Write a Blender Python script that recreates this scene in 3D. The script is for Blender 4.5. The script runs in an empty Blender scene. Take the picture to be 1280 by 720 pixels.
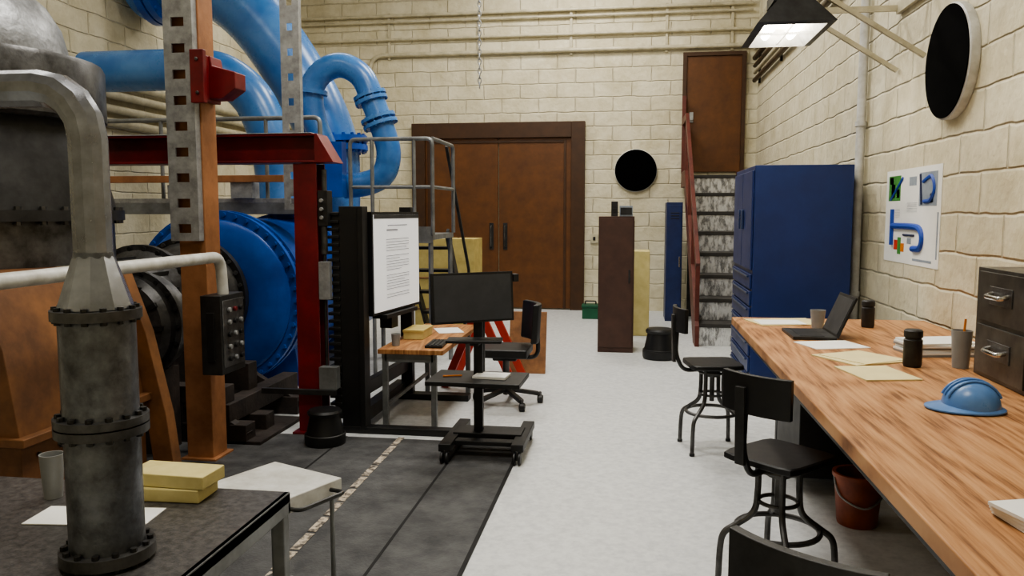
import bpy, math, random
from mathutils import Vector, Matrix, Quaternion
random.seed(4)
scene=bpy.context.scene
def srgb(r,g,b):
    return tuple(((c/255)/12.92 if c/255<=0.04045 else ((c/255+0.055)/1.055)**2.4) for c in (r,g,b))+(1,)
# ---------------------------------------------------------------- materials
def newmat(name):
    m=bpy.data.materials.new(name);m.use_nodes=True
    nt=m.node_tree;b=nt.nodes['Principled BSDF'];return m,nt,b
def mat(name,c,rough=.5,metal=0.,var=.15,scale=6.,bump=0.,c2=None,bscale=None,stretch=None,contrast=(.35,.65),emit=0,rv=.1,spec=None):
    m,nt,b=newmat(name)
    c=srgb(*c)
    c2=srgb(*c2) if c2 else tuple(max(0,x*(1-var*2)) for x in c[:3])+(1,)
    tc=nt.nodes.new('ShaderNodeTexCoord');mp=nt.nodes.new('ShaderNodeMapping')
    nt.links.new(tc.outputs['Object'],mp.inputs[0])
    if stretch: mp.inputs['Scale'].default_value=stretch
    n=nt.nodes.new('ShaderNodeTexNoise');n.inputs['Scale'].default_value=scale;n.inputs['Detail'].default_value=8;n.inputs['Roughness'].default_value=.65
    nt.links.new(mp.outputs[0],n.inputs['Vector'])
    r=nt.nodes.new('ShaderNodeValToRGB');r.color_ramp.elements[0].position=contrast[0];r.color_ramp.elements[1].position=contrast[1]
    r.color_ramp.elements[0].color=c2;r.color_ramp.elements[1].color=c
    nt.links.new(n.outputs['Fac'],r.inputs[0]);nt.links.new(r.outputs[0],b.inputs['Base Color'])
    b.inputs['Metallic'].default_value=metal
    if spec is not None: b.inputs['Specular IOR Level'].default_value=spec
    mr=nt.nodes.new('ShaderNodeMapRange');mr.inputs['To Min'].default_value=min(1,rough+rv);mr.inputs['To Max'].default_value=max(.03,rough-rv)
    nt.links.new(n.outputs['Fac'],mr.inputs[0]);nt.links.new(mr.outputs[0],b.inputs['Roughness'])
    if bump:
        n2=nt.nodes.new('ShaderNodeTexNoise');n2.inputs['Scale'].default_value=bscale or scale*5;n2.inputs['Detail'].default_value=5
        nt.links.new(mp.outputs[0],n2.inputs['Vector'])
        bp=nt.nodes.new('ShaderNodeBump');bp.inputs['Strength'].default_value=bump;bp.inputs['Distance'].default_value=.01
        nt.links.new(n2.outputs['Fac'],bp.inputs['Height']);nt.links.new(bp.outputs[0],b.inputs['Normal'])
    if emit:
        b.inputs['Emission Color'].default_value=c;b.inputs['Emission Strength'].default_value=emit
    return m
def wallmat(name,ax):
    m,nt,b=newmat(name)
    g=nt.nodes.new('ShaderNodeNewGeometry');s=nt.nodes.new('ShaderNodeSeparateXYZ');c=nt.nodes.new('ShaderNodeCombineXYZ')
    nt.links.new(g.outputs['Position'],s.inputs[0]);nt.links.new(s.outputs[ax],c.inputs[0]);nt.links.new(s.outputs[2],c.inputs[1])
    nz=nt.nodes.new('ShaderNodeTexNoise');nz.inputs['Scale'].default_value=3.5;nz.inputs['Detail'].default_value=6
    nt.links.new(g.outputs['Position'],nz.inputs['Vector'])
    vm=nt.nodes.new('ShaderNodeVectorMath');vm.operation='MULTIPLY_ADD';vm.inputs[1].default_value=(.045,.045,0)
    nt.links.new(nz.outputs['Color'],vm.inputs[0]);nt.links.new(c.outputs[0],vm.inputs[2])
    br=nt.nodes.new('ShaderNodeTexBrick');br.inputs['Scale'].default_value=1
    br.inputs['Brick Width'].default_value=.6;br.inputs['Row Height'].default_value=.23;br.inputs['Mortar Size'].default_value=.014;br.inputs['Mortar Smooth'].default_value=1
    br.inputs['Color1'].default_value=srgb(220,213,188);br.inputs['Color2'].default_value=srgb(214,206,180);br.inputs['Mortar'].default_value=srgb(216,208,184)
    nt.links.new(vm.outputs[0],br.inputs['Vector'])
    n2=nt.nodes.new('ShaderNodeTexNoise');n2.inputs['Scale'].default_value=2.2;n2.inputs['Detail'].default_value=10;n2.inputs['Roughness'].default_value=.75
    nt.links.new(g.outputs['Position'],n2.inputs['Vector'])
    rp=nt.nodes.new('ShaderNodeValToRGB');rp.color_ramp.elements[0].position=.32;rp.color_ramp.elements[1].position=.6
    rp.color_ramp.elements[0].color=(.72,.69,.6,1);rp.color_ramp.elements[1].color=(1,1,1,1)
    nt.links.new(n2.outputs['Fac'],rp.inputs[0])
    mx=nt.nodes.new('ShaderNodeMix');mx.data_type='RGBA';mx.blend_type='MULTIPLY';mx.inputs[0].default_value=.9
    nt.links.new(br.outputs['Color'],mx.inputs[6]);nt.links.new(rp.outputs[0],mx.inputs[7]);nt.links.new(mx.outputs[2],b.inputs['Base Color'])
    n3=nt.nodes.new('ShaderNodeTexNoise');n3.inputs['Scale'].default_value=11;n3.inputs['Detail'].default_value=7
    nt.links.new(g.outputs['Position'],n3.inputs['Vector'])
    ma=nt.nodes.new('ShaderNodeMath');ma.operation='MULTIPLY_ADD';ma.inputs[1].default_value=-.8
    nt.links.new(br.outputs['Fac'],ma.inputs[0]);nt.links.new(n3.outputs['Fac'],ma.inputs[2])
    bp=nt.nodes.new('ShaderNodeBump');bp.inputs['Strength'].default_value=1;bp.inputs['Distance'].default_value=.016
    nt.links.new(ma.outputs[0],bp.inputs['Height']);nt.links.new(bp.outputs[0],b.inputs['Normal'])
    b.inputs['Roughness'].default_value=.7;b.inputs['Specular IOR Level'].default_value=.3
    return m
def woodmat(name,ca,cb,cc,stretch,rough=.45,fine=(16,.7,1)):
    m,nt,b=newmat(name)
    tc=nt.nodes.new('ShaderNodeTexCoord');mp=nt.nodes.new('ShaderNodeMapping');mp.inputs['Scale'].default_value=stretch
    mp2=nt.nodes.new('ShaderNodeMapping');mp2.inputs['Scale'].default_value=fine
    nt.links.new(tc.outputs['Object'],mp.inputs[0]);nt.links.new(tc.outputs['Object'],mp2.inputs[0])
    n=nt.nodes.new('ShaderNodeTexNoise');n.inputs['Scale'].default_value=1.5;n.inputs['Detail'].default_value=1.5;n.inputs['Distortion'].default_value=.3
    nt.links.new(mp.outputs[0],n.inputs['Vector'])
    m1=nt.nodes.new('ShaderNodeMath');m1.operation='MULTIPLY';m1.inputs[1].default_value=75
    nt.links.new(n.outputs['Fac'],m1.inputs[0])
    sn=nt.nodes.new('ShaderNodeMath');sn.operation='SINE';nt.links.new(m1.outputs[0],sn.inputs[0])
    n2=nt.nodes.new('ShaderNodeTexNoise');n2.inputs['Scale'].default_value=5;n2.inputs['Detail'].default_value=7;n2.inputs['Roughness'].default_value=.6
    nt.links.new(mp2.outputs[0],n2.inputs['Vector'])
    ad=nt.nodes.new('ShaderNodeMath');ad.operation='MULTIPLY_ADD';ad.inputs[1].default_value=.1
    nt.links.new(sn.outputs[0],ad.inputs[0]);nt.links.new(n2.outputs['Fac'],ad.inputs[2])
    r=nt.nodes.new('ShaderNodeValToRGB');e=r.color_ramp.elements;e[0].position=.28;e[0].color=srgb(*cc);e[1].position=.68;e[1].color=srgb(*ca)
    k=e.new(.46);k.color=srgb(*cb)
    nt.links.new(ad.outputs[0],r.inputs[0]);nt.links.new(r.outputs[0],b.inputs['Base Color'])
    b.inputs['Roughness'].default_value=rough;b.inputs['Specular IOR Level'].default_value=.35
    bp=nt.nodes.new('ShaderNodeBump');bp.inputs['Strength'].default_value=.15;bp.inputs['Distance'].default_value=.003
    nt.links.new(ad.outputs[0],bp.inputs['Height']);nt.links.new(bp.outputs[0],b.inputs['Normal'])
    return m
M_wx=wallmat('block_wall_x',0);M_wy=wallmat('block_wall_y',1)
M_floor=mat('floor_epoxy',(210,212,212),.5,0,c2=(190,192,193),scale=22,bump=.1,bscale=60,contrast=(.35,.62))
M_mat=mat('floor_mat_rubber',(86,86,86),.65,0,c2=(56,56,57),scale=5,bump=.3,bscale=80)
M_ceil=mat('ceiling_paint',(190,186,175),.8)
M_tape=mat('tape',(190,178,160),.7,c2=(80,74,68),scale=25,contrast=(.42,.55))
M_seam=mat('seam',(22,22,22),.8)
M_cond=mat('painted_conduit',(202,194,168),.45,0,c2=(172,164,138),scale=8)
M_dcond=mat('dark_conduit',(92,78,60),.5,.2,c2=(60,50,40))
M_white=mat('white_paint',(208,208,204),.45,c2=(176,174,166),scale=9)
M_door=mat('door_brown',(104,64,28),.5,0,c2=(84,50,20),scale=4,bump=.1)
M_door2=mat('door_dark',(72,46,24),.5,0)
M_black=mat('black_plastic',(26,26,27),.45,0,var=.2)
M_pureblk=mat('black_void',(3,3,3),.9,0,spec=.05)
M_dgrey=mat('dark_grey_metal',(62,62,62),.45,.4,c2=(40,39,38),bump=.1)
M_gun=mat('gun_metal',(106,106,106),.38,.6,c2=(60,58,56),scale=7,bump=.15)
M_steel=mat('aged_steel',(156,160,167),.26,.62,c2=(104,104,106),scale=5,bump=.1,bscale=25)
M_steel2=mat('pitted_steel',(118,122,129),.34,.6,c2=(76,77,80),scale=14,bump=.2,bscale=50)
M_cast=mat('cast_metal',(160,162,164),.42,.5,c2=(100,100,100),scale=7,bump=.3,bscale=30)
M_galv=mat('galvanised',(178,180,182),.4,.45,c2=(136,137,138),scale=12)
M_rail=mat('rail_grey',(134,137,138),.45,.35,c2=(102,103,102))
M_blue=mat('pipe_blue',(24,92,184),.32,0,c2=(16,70,154),scale=2.5,bump=.06,bscale=20)
M_blue2=mat('pipe_blue_light',(84,134,190),.28,0,c2=(50,104,170),scale=3,bump=.06)
M_dblue=mat('cabinet_blue',(30,50,104),.4,0,c2=(24,42,90),scale=3,bump=.05,bscale=60)
M_nblue=mat('locker_blue',(34,50,98),.45)
M_red=mat('beam_red',(126,32,36),.38,0,c2=(92,20,26),scale=4,bump=.1)
M_redl=mat('trestle_red',(176,48,32),.5)
M_rail_red=mat('handrail_brownred',(102,50,40),.45,c2=(78,34,28))
M_orange=mat('post_orange',(170,118,80),.55,0,c2=(136,92,60),scale=5,bump=.2)
M_rust=mat('casing_brown',(136,92,54),.62,0,c2=(90,58,34),scale=2.5,bump=.15,contrast=(.35,.62))
M_crib=mat('dark_timber',(54,44,38),.7,0,c2=(30,24,22),scale=8,bump=.3)
M_cab=mat('cabinet_brown',(80,54,44),.5,0,c2=(66,44,36))
M_yel=mat('foam_yellow',(210,197,138),.7,0,c2=(192,178,118),bump=.15)
M_ply=mat('plywood_yellow',(198,180,112),.6,0,c2=(174,154,90),bump=.1)
M_crate=mat('crate_brown',(150,106,68),.6,0,c2=(112,78,50),scale=9)
M_paper=mat('paper',(232,232,228),.7,var=.03)
M_mani=mat('manila',(220,206,156),.65,var=.04)
M_green=mat('toolbox_green',(24,92,64),.5)
M_bucket=mat('bucket_orange',(158,78,42),.45,c2=(118,54,30))
M_hat=mat('hardhat_blue',(92,134,190),.3,var=.08)
M_fcab=mat('filing_grey',(100,98,94),.36,.6,c2=(68,66,63),scale=6)
M_cup=mat('plastic_grey',(146,148,148),.35,var=.1)
M_chrome=mat('chrome',(200,200,200),.18,1,var=.05)
M_drawer=mat('drawer_pull',(70,84,120),.3,.5,var=.05)
M_foil=mat('stair_riser',(225,226,226),.25,.45,c2=(130,130,130),scale=9,bump=.8,bscale=14,stretch=(2,2,.8),contrast=(.4,.56))
M_tread=mat('stair_tread',(64,62,60),.5,.2)
M_tabtop=mat('dark_tabletop',(98,96,94),.35,.2,c2=(60,58,58),scale=40,bump=.1)
M_bench=woodmat('bench_wood',(190,144,100),(168,120,78),(118,76,44),(2.4,.3,1),.5)
M_desk=woodmat('desk_wood',(188,140,94),(160,110,68),(116,74,42),(2.6,.4,1),.45)
M_scr=mat('screen_white',(225,225,225),.5,emit=.5,var=.01)
M_scrd=mat('screen_dark',(62,64,68),.4)
M_txt=mat('screen_text',(150,150,155),.6,emit=.25)
M_light=mat('lamp_tube',(255,250,240),.5,emit=14,var=0)
M_lightp=mat('lamp_diffuser',(255,250,240),.5,emit=8,var=0)
M_pgreen=mat('poster_green',(70,140,60),.6);M_pblue=mat('poster_blue',(40,76,170),.5,var=.05);M_pred=mat('poster_red',(200,60,40),.6);M_ppk=mat('poster_grey',(150,160,170),.6)
M_navy=mat('poster_navy',(25,35,75),.6)
M_skin=mat('pencil_orange',(220,130,40),.5)
# ---------------------------------------------------------------- mesh builder
def cr(pts,k=8,closed=False):
    P=[Vector(p) for p in pts];out=[];n=len(P)
    for i in range(n-1):
        p0=P[max(i-1,0)];p1=P[i];p2=P[i+1];p3=P[min(i+2,n-1)]
        for j in range(k):
            t=j/k
            out.append(.5*((2*p1)+(-p0+p2)*t+(2*p0-5*p1+4*p2-p3)*t*t+(-p0+3*p1-3*p2+p3)*t**3))
    out.append(P[-1]);return out
def fillet(pts,r,k=6):
    P=[Vector(p) for p in pts];out=[P[0]]
    for i in range(1,len(P)-1):
        a=(P[i-1]-P[i]);b=(P[i+1]-P[i]);rr=min(r,a.length*.49,b.length*.49)
        A=P[i]+a.normalized()*rr;Bq=P[i]+b.normalized()*rr
        for j in range(k+1):
            t=j/k;out.append((1-t)**2*A+2*t*(1-t)*P[i]+t*t*Bq)
    out.append(P[-1]);return out
class B:
    def __init__(s,name): s.name=name;s.v=[];s.f=[];s.m=[];s.mats=[]
    def add(s,vs,fs,mt):
        if mt not in s.mats: s.mats.append(mt)
        k=s.mats.index(mt);o=len(s.v)
        s.v+= [Vector(x) for x in vs]
        for f in fs: s.f.append([i+o for i in f]);s.m.append(k)
        return s
    def bb(s,x0,x1,y0,y1,z0,z1,mt):
        vs=[(x,y,z) for x in (x0,x1) for y in (y0,y1) for z in (z0,z1)]
        return s.add(vs,[(0,1,3,2),(4,6,7,5),(0,4,5,1),(2,3,7,6),(0,2,6,4),(1,5,7,3)],mt)
    def box(s,c,sz,mt,rz=0,rx=0,ry=0):
        R=Matrix.Rotation(rz,3,'Z')@Matrix.Rotation(ry,3,'Y')@Matrix.Rotation(rx,3,'X');c=Vector(c)
        vs=[c+R@Vector((x*sz[0]/2,y*sz[1]/2,z*sz[2]/2)) for x in (-1,1) for y in (-1,1) for z in (-1,1)]
        return s.add(vs,[(0,1,3,2),(4,6,7,5),(0,4,5,1),(2,3,7,6),(0,2,6,4),(1,5,7,3)],mt)
    def bar(s,p0,p1,w,h,mt,up=(0,0,1)):
        p0=Vector(p0);p1=Vector(p1);d=(p1-p0).normalized();u=Vector(up)
        sd=d.cross(u)
        if sd.length<1e-3: sd=d.cross(Vector((0,1,0)))
        sd.normalize();u=sd.cross(d).normalized()
        vs=[p+sd*(a*w/2)+u*(b*h/2) for p in (p0,p1) for a in (-1,1) for b in (-1,1)]
        return s.add(vs,[(0,1,3,2),(4,6,7,5),(0,4,5,1),(2,3,7,6),(0,2,6,4),(1,5,7,3)],mt)
    def lathe(s,o,axis,prof,mt,n=32,caps=True,phase=0):
        o=Vector(o);a=Vector(axis).normalized();x=a.orthogonal().normalized();y=a.cross(x)
        vs=[];fs=[]
        for r,h in prof:
            for i in range(n):
                t=2*math.pi*i/n+phase;vs.append(o+a*h+(x*math.cos(t)+y*math.sin(t))*r)
        for j in range(len(prof)-1):
            for i in range(n):
                k=(i+1)%n;fs.append((j*n+i,j*n+k,(j+1)*n+k,(j+1)*n+i))
        if caps:
            fs.append(tuple(range(n-1,-1,-1)));L=(len(prof)-1)*n;fs.append(tuple(L+i for i in range(n)))
        return s.add(vs,fs,mt)
    def cyl(s,p0,p1,r,mt,r1=None,n=20):
        p0=Vector(p0);p1=Vector(p1);d=p1-p0
        return s.lathe(p0,d,[(r,0),(r if r1 is None else r1,d.length)],mt,n)
    def tube(s,pts,r,mt,n=12,closed=False):
        P=[Vector(p) for p in pts];N=len(P);rs=r if isinstance(r,(list,tuple)) else [r]*N
        if len(rs)!=N: rs=[rs[0]+(rs[-1]-rs[0])*i/(N-1) for i in range(N)]
        T=[]
        for i in range(N):
            a=P[i-1] if (i>0 or closed) else P[i];b=P[(i+1)%N] if (i<N-1 or closed) else P[i];T.append((b-a).normalized())
        x=T[0].orthogonal().normalized();vs=[];fs=[]
        for i in range(N):
            if i>0:
                q=T[i-1].rotation_difference(T[i]);x=(q@x);x=(x-T[i]*x.dot(T[i])).normalized()
            y=T[i].cross(x)
            for j in range(n):
                t=2*math.pi*j/n;vs.append(P[i]+(x*math.cos(t)+y*math.sin(t))*rs[i])
        for i in range(N if closed else N-1):
            a=i*n;b=((i+1)%N)*n
            for j in range(n):
                k=(j+1)%n;fs.append((a+j,a+k,b+k,b+j))
        if not closed:
            fs.append(tuple(range(n-1,-1,-1)));fs.append(tuple((N-1)*n+j for j in range(n)))
        return s.add(vs,fs,mt)
    def ring(s,c,axis,R,r,mt,n=28,m=8):
        c=Vector(c);a=Vector(axis).normalized();x=a.orthogonal().normalized();y=a.cross(x)
        return s.tube([c+(x*math.cos(2*math.pi*i/n)+y*math.sin(2*math.pi*i/n))*R for i in range(n)],r,mt,m,True)
    def flange(s,c,axis,R,th,mt,nb=16,bm=None,br=None,n=36):
        c=Vector(c);a=Vector(axis).normalized();s.cyl(c-a*th/2,c+a*th/2,R,mt,n=n)
        x=a.orthogonal().normalized();y=a.cross(x);br=br or R*.05
        for i in range(nb):
            t=2*math.pi*(i+.5)/nb;p=c+(x*math.cos(t)+y*math.sin(t))*(R-br*1.6)
            s.cyl(p-a*(th/2+br*1.1),p+a*(th/2+br*1.1),br,bm or mt,n=6)
        return s
    def prism(s,poly,ext,mt):
        n=len(poly);e=Vector(ext);P=[Vector(p) for p in poly]
        return s.add(P+[p+e for p in P],[tuple(range(n-1,-1,-1)),tuple(range(n,2*n))]+[(i,(i+1)%n,n+(i+1)%n,n+i) for i in range(n)],mt)
    def fin(s,bevel=0,ang=35,parent=None):
        me=bpy.data.meshes.new(s.name)
        mn=Vector((min(v[i] for v in s.v) for i in range(3)));mx=Vector((max(v[i] for v in s.v) for i in range(3)))
        o=Vector(((mn.x+mx.x)/2,(mn.y+mx.y)/2,mn.z))
        me.from_pydata([tuple(v-o) for v in s.v],[],s.f)
        for m in s.mats: me.materials.append(m)
        me.polygons.foreach_set('material_index',s.m)
        me.polygons.foreach_set('use_smooth',[True]*len(s.f))
        me.validate();me.update()
        import bmesh
        bm=bmesh.new();bm.from_mesh(me);bmesh.ops.recalc_face_normals(bm,faces=bm.faces[:]);bm.to_mesh(me);bm.free()
        me.set_sharp_from_angle(angle=math.radians(ang))
        ob=bpy.data.objects.new(s.name,me);ob.location=o;scene.collection.objects.link(ob)
        if bevel:
            md=ob.modifiers.new('bevel','BEVEL');md.width=bevel;md.segments=2;md.limit_method='ANGLE';md.angle_limit=math.radians(50);md.harden_normals=True
        return ob
# ---------------------------------------------------------------- room
XL,XR,YN,YB,H=-5.6,1.9,-1.6,13.1,6.0
B('floor').bb(XL-.15,XR+.15,YN-.15,YB+.15,-.12,0,M_floor).fin()
B('ceiling').bb(XL-.15,XR+.15,YN-.15,YB+.15,H,H+.12,M_ceil).fin()
B('wall_back').bb(XL-.15,XR+.15,YB,YB+.15,0,H,M_wx).fin()
B('wall_right').bb(XR,XR+.15,YN,YB,0,H,M_wy).fin()
B('wall_left').bb(XL-.15,XL,YN,YB,0,H,M_wy).fin()
B('wall_front').bb(XL-.15,XR+.15,YN-.15,YN,0,H,M_wx).fin()
# mat
b=B('rubber_floor_mat');b.bb(-3.3,-.72,.6,5.35,0,.006,M_mat)
b.bb(-1.15,-1.135,.6,5.35,.006,.0075,M_seam);b.bb(-2.0,-1.985,.6,5.35,.006,.0075,M_seam);b.bb(-.74,-.72,.6,5.35,.006,.0075,M_seam);b.fin()
b=B('floor_tape_line')
y=2.6
while y<5.2:
    b.box((-1.55-.02*(y-3),y+.1,.0085),(.045,.19,.0015),M_tape);y+=.215
b.fin()
# double door
b=B('door_1');yb=YB-.002
b.bb(-3.62,-3.4,yb-.1,yb,0,3.05,M_door2);b.bb(-.98,-.76,yb-.1,yb,0,3.05,M_door2);b.bb(-3.4,-.98,yb-.1,yb,2.8,3.05,M_door2)
b.bb(-3.4,-2.18,yb-.05,yb,0.02,2.8,M_door);b.bb(-2.165,-.98,yb-.05,yb,.02,2.8,M_door)
b.bb(-3.36,-3.32,yb-.065,yb-.05,.02,2.76,M_door2);b.bb(-1.1,-1.06,yb-.065,yb-.05,.02,2.76,M_door2);b.bb(-3.32,-1.1,yb-.065,yb-.05,2.72,2.76,M_door2)
for x in (-2.29,-2.06):
    b.bb(x-.035,x+.035,yb-.06,yb-.05,.98,1.42,M_dgrey);b.tube(fillet([(x,yb-.06,1.03),(x,yb-.12,1.03),(x,yb-.12,1.37),(x,yb-.06,1.37)],.02),.012,M_gun)
b.fin(.006)
b=B('door_2');b.bb(.76,.82,yb-.07,yb,2.23,4.08,M_door2);b.bb(1.66,1.72,yb-.07,yb,2.23,4.08,M_door2);b.bb(.82,1.66,yb-.07,yb,4.02,4.08,M_door2);b.bb(.82,1.66,yb-.045,yb,2.23,4.02,M_door)
b.bb(.87,.93,yb-.07,yb-.045,3.0,3.16,M_galv);b.cyl((.9,yb-.1,3.06),(.9,yb-.07,3.06),.03,M_galv);b.fin(.004)
yb=YB
b=B('wall_switch_box');b.bb(-.66,-.54,yb-.05,yb-.002,1.1,1.24,M_cond);b.bb(-.62,-.58,yb-.06,yb-.05,1.14,1.2,M_dgrey);b.fin(.004)
# wall conduits
b=B('wall_conduit_back')
for z,r,x0 in ((4.8,.028,XL+.1),(4.7,.02,XL+.1),(4.42,.024,XL+.1)):
    b.tube([(x0,yb-.05,z),(1.8,yb-.05,z)],r,M_cond,10)
b.tube(fillet([(-4.33,yb-.05,3.0),(-4.33,yb-.05,4.17),(1.8,yb-.05,4.17)],.25),.035,M_cond,12)
for x in (-4,-2.5,-1,.5,1.5): b.bb(x-.02,x+.02,yb-.03,yb,4.1,4.85,M_cond)
b.fin()
b=B('wall_conduit_right')
for z,r,mt in ((3.62,.035,M_dcond),(3.74,.03,M_cond),(3.84,.03,M_dcond),(3.96,.04,M_dcond),(4.1,.03,M_cond)):
    b.tube([(XR-.06,YN+.1,z),(XR-.06,YB-.1,z)],r,mt,12)
for y in (1,3,5,7,9,11,12.8): b.bb(XR-.03,XR,y-.02,y+.02,3.55,4.15,M_dgrey)
b.fin()
b=B('wall_conduit_left')
for z in (2.98,2.85,2.7,2.56): b.tube([(XL+.07,3,z),(XL+.07,12.9,z)],.045,M_cond,12)
b.fin()
b=B('white_downpipe');b.tube([(1.85,7.02,0),(1.85,7.02,6.0)],.036,M_white,16)
for z in (.9,2.3,3.5,5): b.cyl((1.85,7.02,z),(1.85,7.02,z+.04),.045,M_white)
b.fin()
# black round wall discs
def disc(c,ax,th=.06):
    b=B('round_wall_mirror');a=Vector(ax);c=Vector(c)+a*.002
    b.lathe(c,ax,[(.315,0),(.335,.0),(.34,.01),(.34,th-.01),(.325,th)],M_white,64)
    b.lathe(c,ax,[(.33,th-.001),(.33,th+.005),(.2,th+.01),(.02,th+.012)],M_pureblk,64);b.fin()
disc((.05,YB,2.26),(0,-1,0));disc((XR,5.2,2.49),(-1,0,0))
# poster
b=B('wall_poster');x=XR-.004;y0,y1,z0,z1=5.33,6.42,1.24,1.9
b.bb(x,XR,y0,y1,z0,z1,M_paper);x-=.0015
def pr(ya,yb_,za,zb,mt): b.bb(x,x+.0015,ya,yb_,za,zb,mt)
pr(6.1,6.36,1.68,1.86,M_pgreen);pr(6.22,6.3,1.7,1.8,M_ppk);pr(6.12,6.18,1.7,1.76,M_pred);pr(6.26,6.34,1.8,1.85,M_paper);pr(5.4,5.72,1.64,1.86,M_ppk);pr(5.46,5.52,1.66,1.72,M_pgreen);pr(5.78,5.92,1.78,1.84,M_ppk)
b.tube(cr([(x,5.64,1.8),(x,5.5,1.83),(x,5.44,1.75),(x,5.5,1.68),(x,5.62,1.67)],5),.014,M_pblue,6)
b.tube([(x,5.7,1.85),(x,5.66,1.65)],.01,M_navy,6)
b.tube([(x,6.05,1.84),(x,6.3,1.69)],.01,M_pblue,6)
b.tube([(x,6.24,1.62),(x,6.24,1.36)],.02,M_pblue,6);pr(6.12,6.2,1.33,1.4,M_pred);pr(6.05,6.12,1.3,1.42,M_pgreen);pr(5.98,6.05,1.32,1.38,M_skin)
b.tube(cr([(x,6.24,1.5),(x,5.8,1.5),(x,5.66,1.48),(x,5.62,1.42),(x,5.66,1.36),(x,5.8,1.35)],6),.022,M_pblue,8)
b.tube([(x,6.0,1.44),(x,5.78,1.44)],.008,M_navy,6);pr(5.84,5.92,1.38,1.42,M_ppk)
for i in range(6): pr(6.1,6.2,1.56+i*.012,1.561+i*.012,M_navy);pr(5.75,5.95,1.6+i*.012,1.602+i*.012,M_ppk)
pr(5.45,5.8,1.27,1.285,M_ppk);pr(5.36,5.38,1.3,1.6,M_ppk)
b.fin()
# fluorescent fixtures on wall brackets
def fixture(yc,x0=.8,z=2.84):
    b=B('fluorescent_lamp');x1=x0+.5
    ya,yb_=yc-.42,yc+.42
    tp=[(x0+.17,ya+.1,z+.2),(x1-.17,ya+.1,z+.2),(x1-.17,yb_-.1,z+.2),(x0+.17,yb_-.1,z+.2)]
    bt=[(x0,ya,z),(x1,ya,z),(x1,yb_,z),(x0,yb_,z)];i_=.05
    bi=[(x0+i_,ya+i_,z-.01),(x1-i_,ya+i_,z-.01),(x1-i_,yb_-i_,z-.01),(x0+i_,yb_-i_,z-.01)];ti=[(x0+.12,ya+.1,z+.11),(x1-.12,ya+.1,z+.11),(x1-.12,yb_-.1,z+.11),(x0+.12,yb_-.1,z+.11)]
    fs=[(0,1,2,3)]+[(i,4+i,4+(i+1)%4,(i+1)%4) for i in range(4)]+[(4+i,8+i,8+(i+1)%4,4+(i+1)%4) for i in range(4)]
    b.add(tp+bt+bi,fs,M_dgrey)
    b.add(bi+ti,[(i,4+i,4+(i+1)%4,(i+1)%4) for i in range(4)],M_white);b.add(ti,[(3,2,1,0)],M_lightp)
    for x in (x0+.16,x1-.16): b.tube([(x,ya+.09,z+.06),(x,yb_-.09,z+.06)],.028,M_light,12)
    b.bb(x0+.06,x1-.06,yc-.003,yc+.003,z,z+.02,M_white);b.bb(x0+.247,x0+.253,ya+.07,yb_-.07,z,z+.02,M_white)
    b.bb(x0+.14,x1-.11,yc-.15,yc+.15,z+.2,z+.27,M_dgrey)
    for s_ in (-.28,.28):
        b.bar((x0+.14,yc+s_,z+.22),(1.885,yc+s_,z+.22),.03,.04,M_cond);b.bar((x1-.1,yc+s_,z+.22),(1.885,yc+s_,z-.22),.03,.03,M_cond)
    b.bb(1.865,1.895,yc-.29,yc+.29,z+.18,z+.26,M_cond);b.fin()
fixture(5.99);fixture(3.95)
# ceiling lights
for i,(x,y) in enumerate([(-.9,1.5),(-.9,5),(-.9,8.5),(-.9,11.4),(-4,4),(-4,10)]):
    b=B('ceiling_light');b.bb(x-.9,x+.9,y-.2,y+.2,5.85,5.998,M_white);b.bb(x-.86,x+.86,y-.16,y+.16,5.84,5.85,M_lightp);b.fin()
    l=bpy.data.lights.new('ceiling_lamp','AREA');l.shape='RECTANGLE';l.size=1.8;l.size_y=.8;l.energy=(110,130,130,100)[i] if x>-2 else 22;l.color=(1,.965,.9)
    o=bpy.data.objects.new('ceiling_lamp',l);o.location=(x,y,5.8);scene.collection.objects.link(o)
# chain
b=B('hanging_chain');z=5.98;i=0
while z>3.0:
    x=Vector((0,1,0)) if i%2 else Vector((1,0,0))
    c=Vector((-1.71,9,z));pts=[]
    for j in range(10):
        t=2*math.pi*j/10;pts.append(c+x*math.cos(t)*.018+Vector((0,0,math.sin(t)*.035)))
    b.tube(pts,.006,M_galv,5,True);z-=.052;i+=1
b.fin()
# ---------------------------------------------------------------- stairs
b=B('metal_staircase');n=8;run=.34;y0=9.75
for i in range(n):
    z=(i+1)*.2675;y=y0+i*run
    yend=y+run+.03 if i<n-1 else 13.02
    b.bb(.81,1.6,y-.02,yend,z-.045,z,M_tread)
    b.bb(.81,1.6,y,y+.02,z-.2675,z-.045,M_foil)
for x0,x1 in ((.76,.81),(1.6,1.65)):
    b.prism([(x0,y0-.1,0),(x0,y0-.1,.25),(x0,y0+run*7,2.22),(x0,13.02,2.22),(x0,13.02,1.98),(x0,y0+run*7+.1,1.98),(x0,y0+.22,0)],(x1-x0,0,0),M_rail_red)
b.bar((.785,9.72,.95),(.785,12.2,3.0),.05,.11,M_rail_red);b.bar((.785,12.2,3.0),(.785,12.98,3.0),.05,.1,M_rail_red)
for t in (0,.33,.66,1): b.bar((.785,9.74+2.4*t,.1+2.0*t),(.785,9.74+2.4*t,.96+2.0*t),.05,.05,M_rail_red)
b.bar((.785,12.95,2.2),(.785,12.95,3.4),.06,.06,M_rail_red)
b.bb(.85,1.56,12.5,12.56,0,2.1,M_dgrey)
b.fin(.004)
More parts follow.
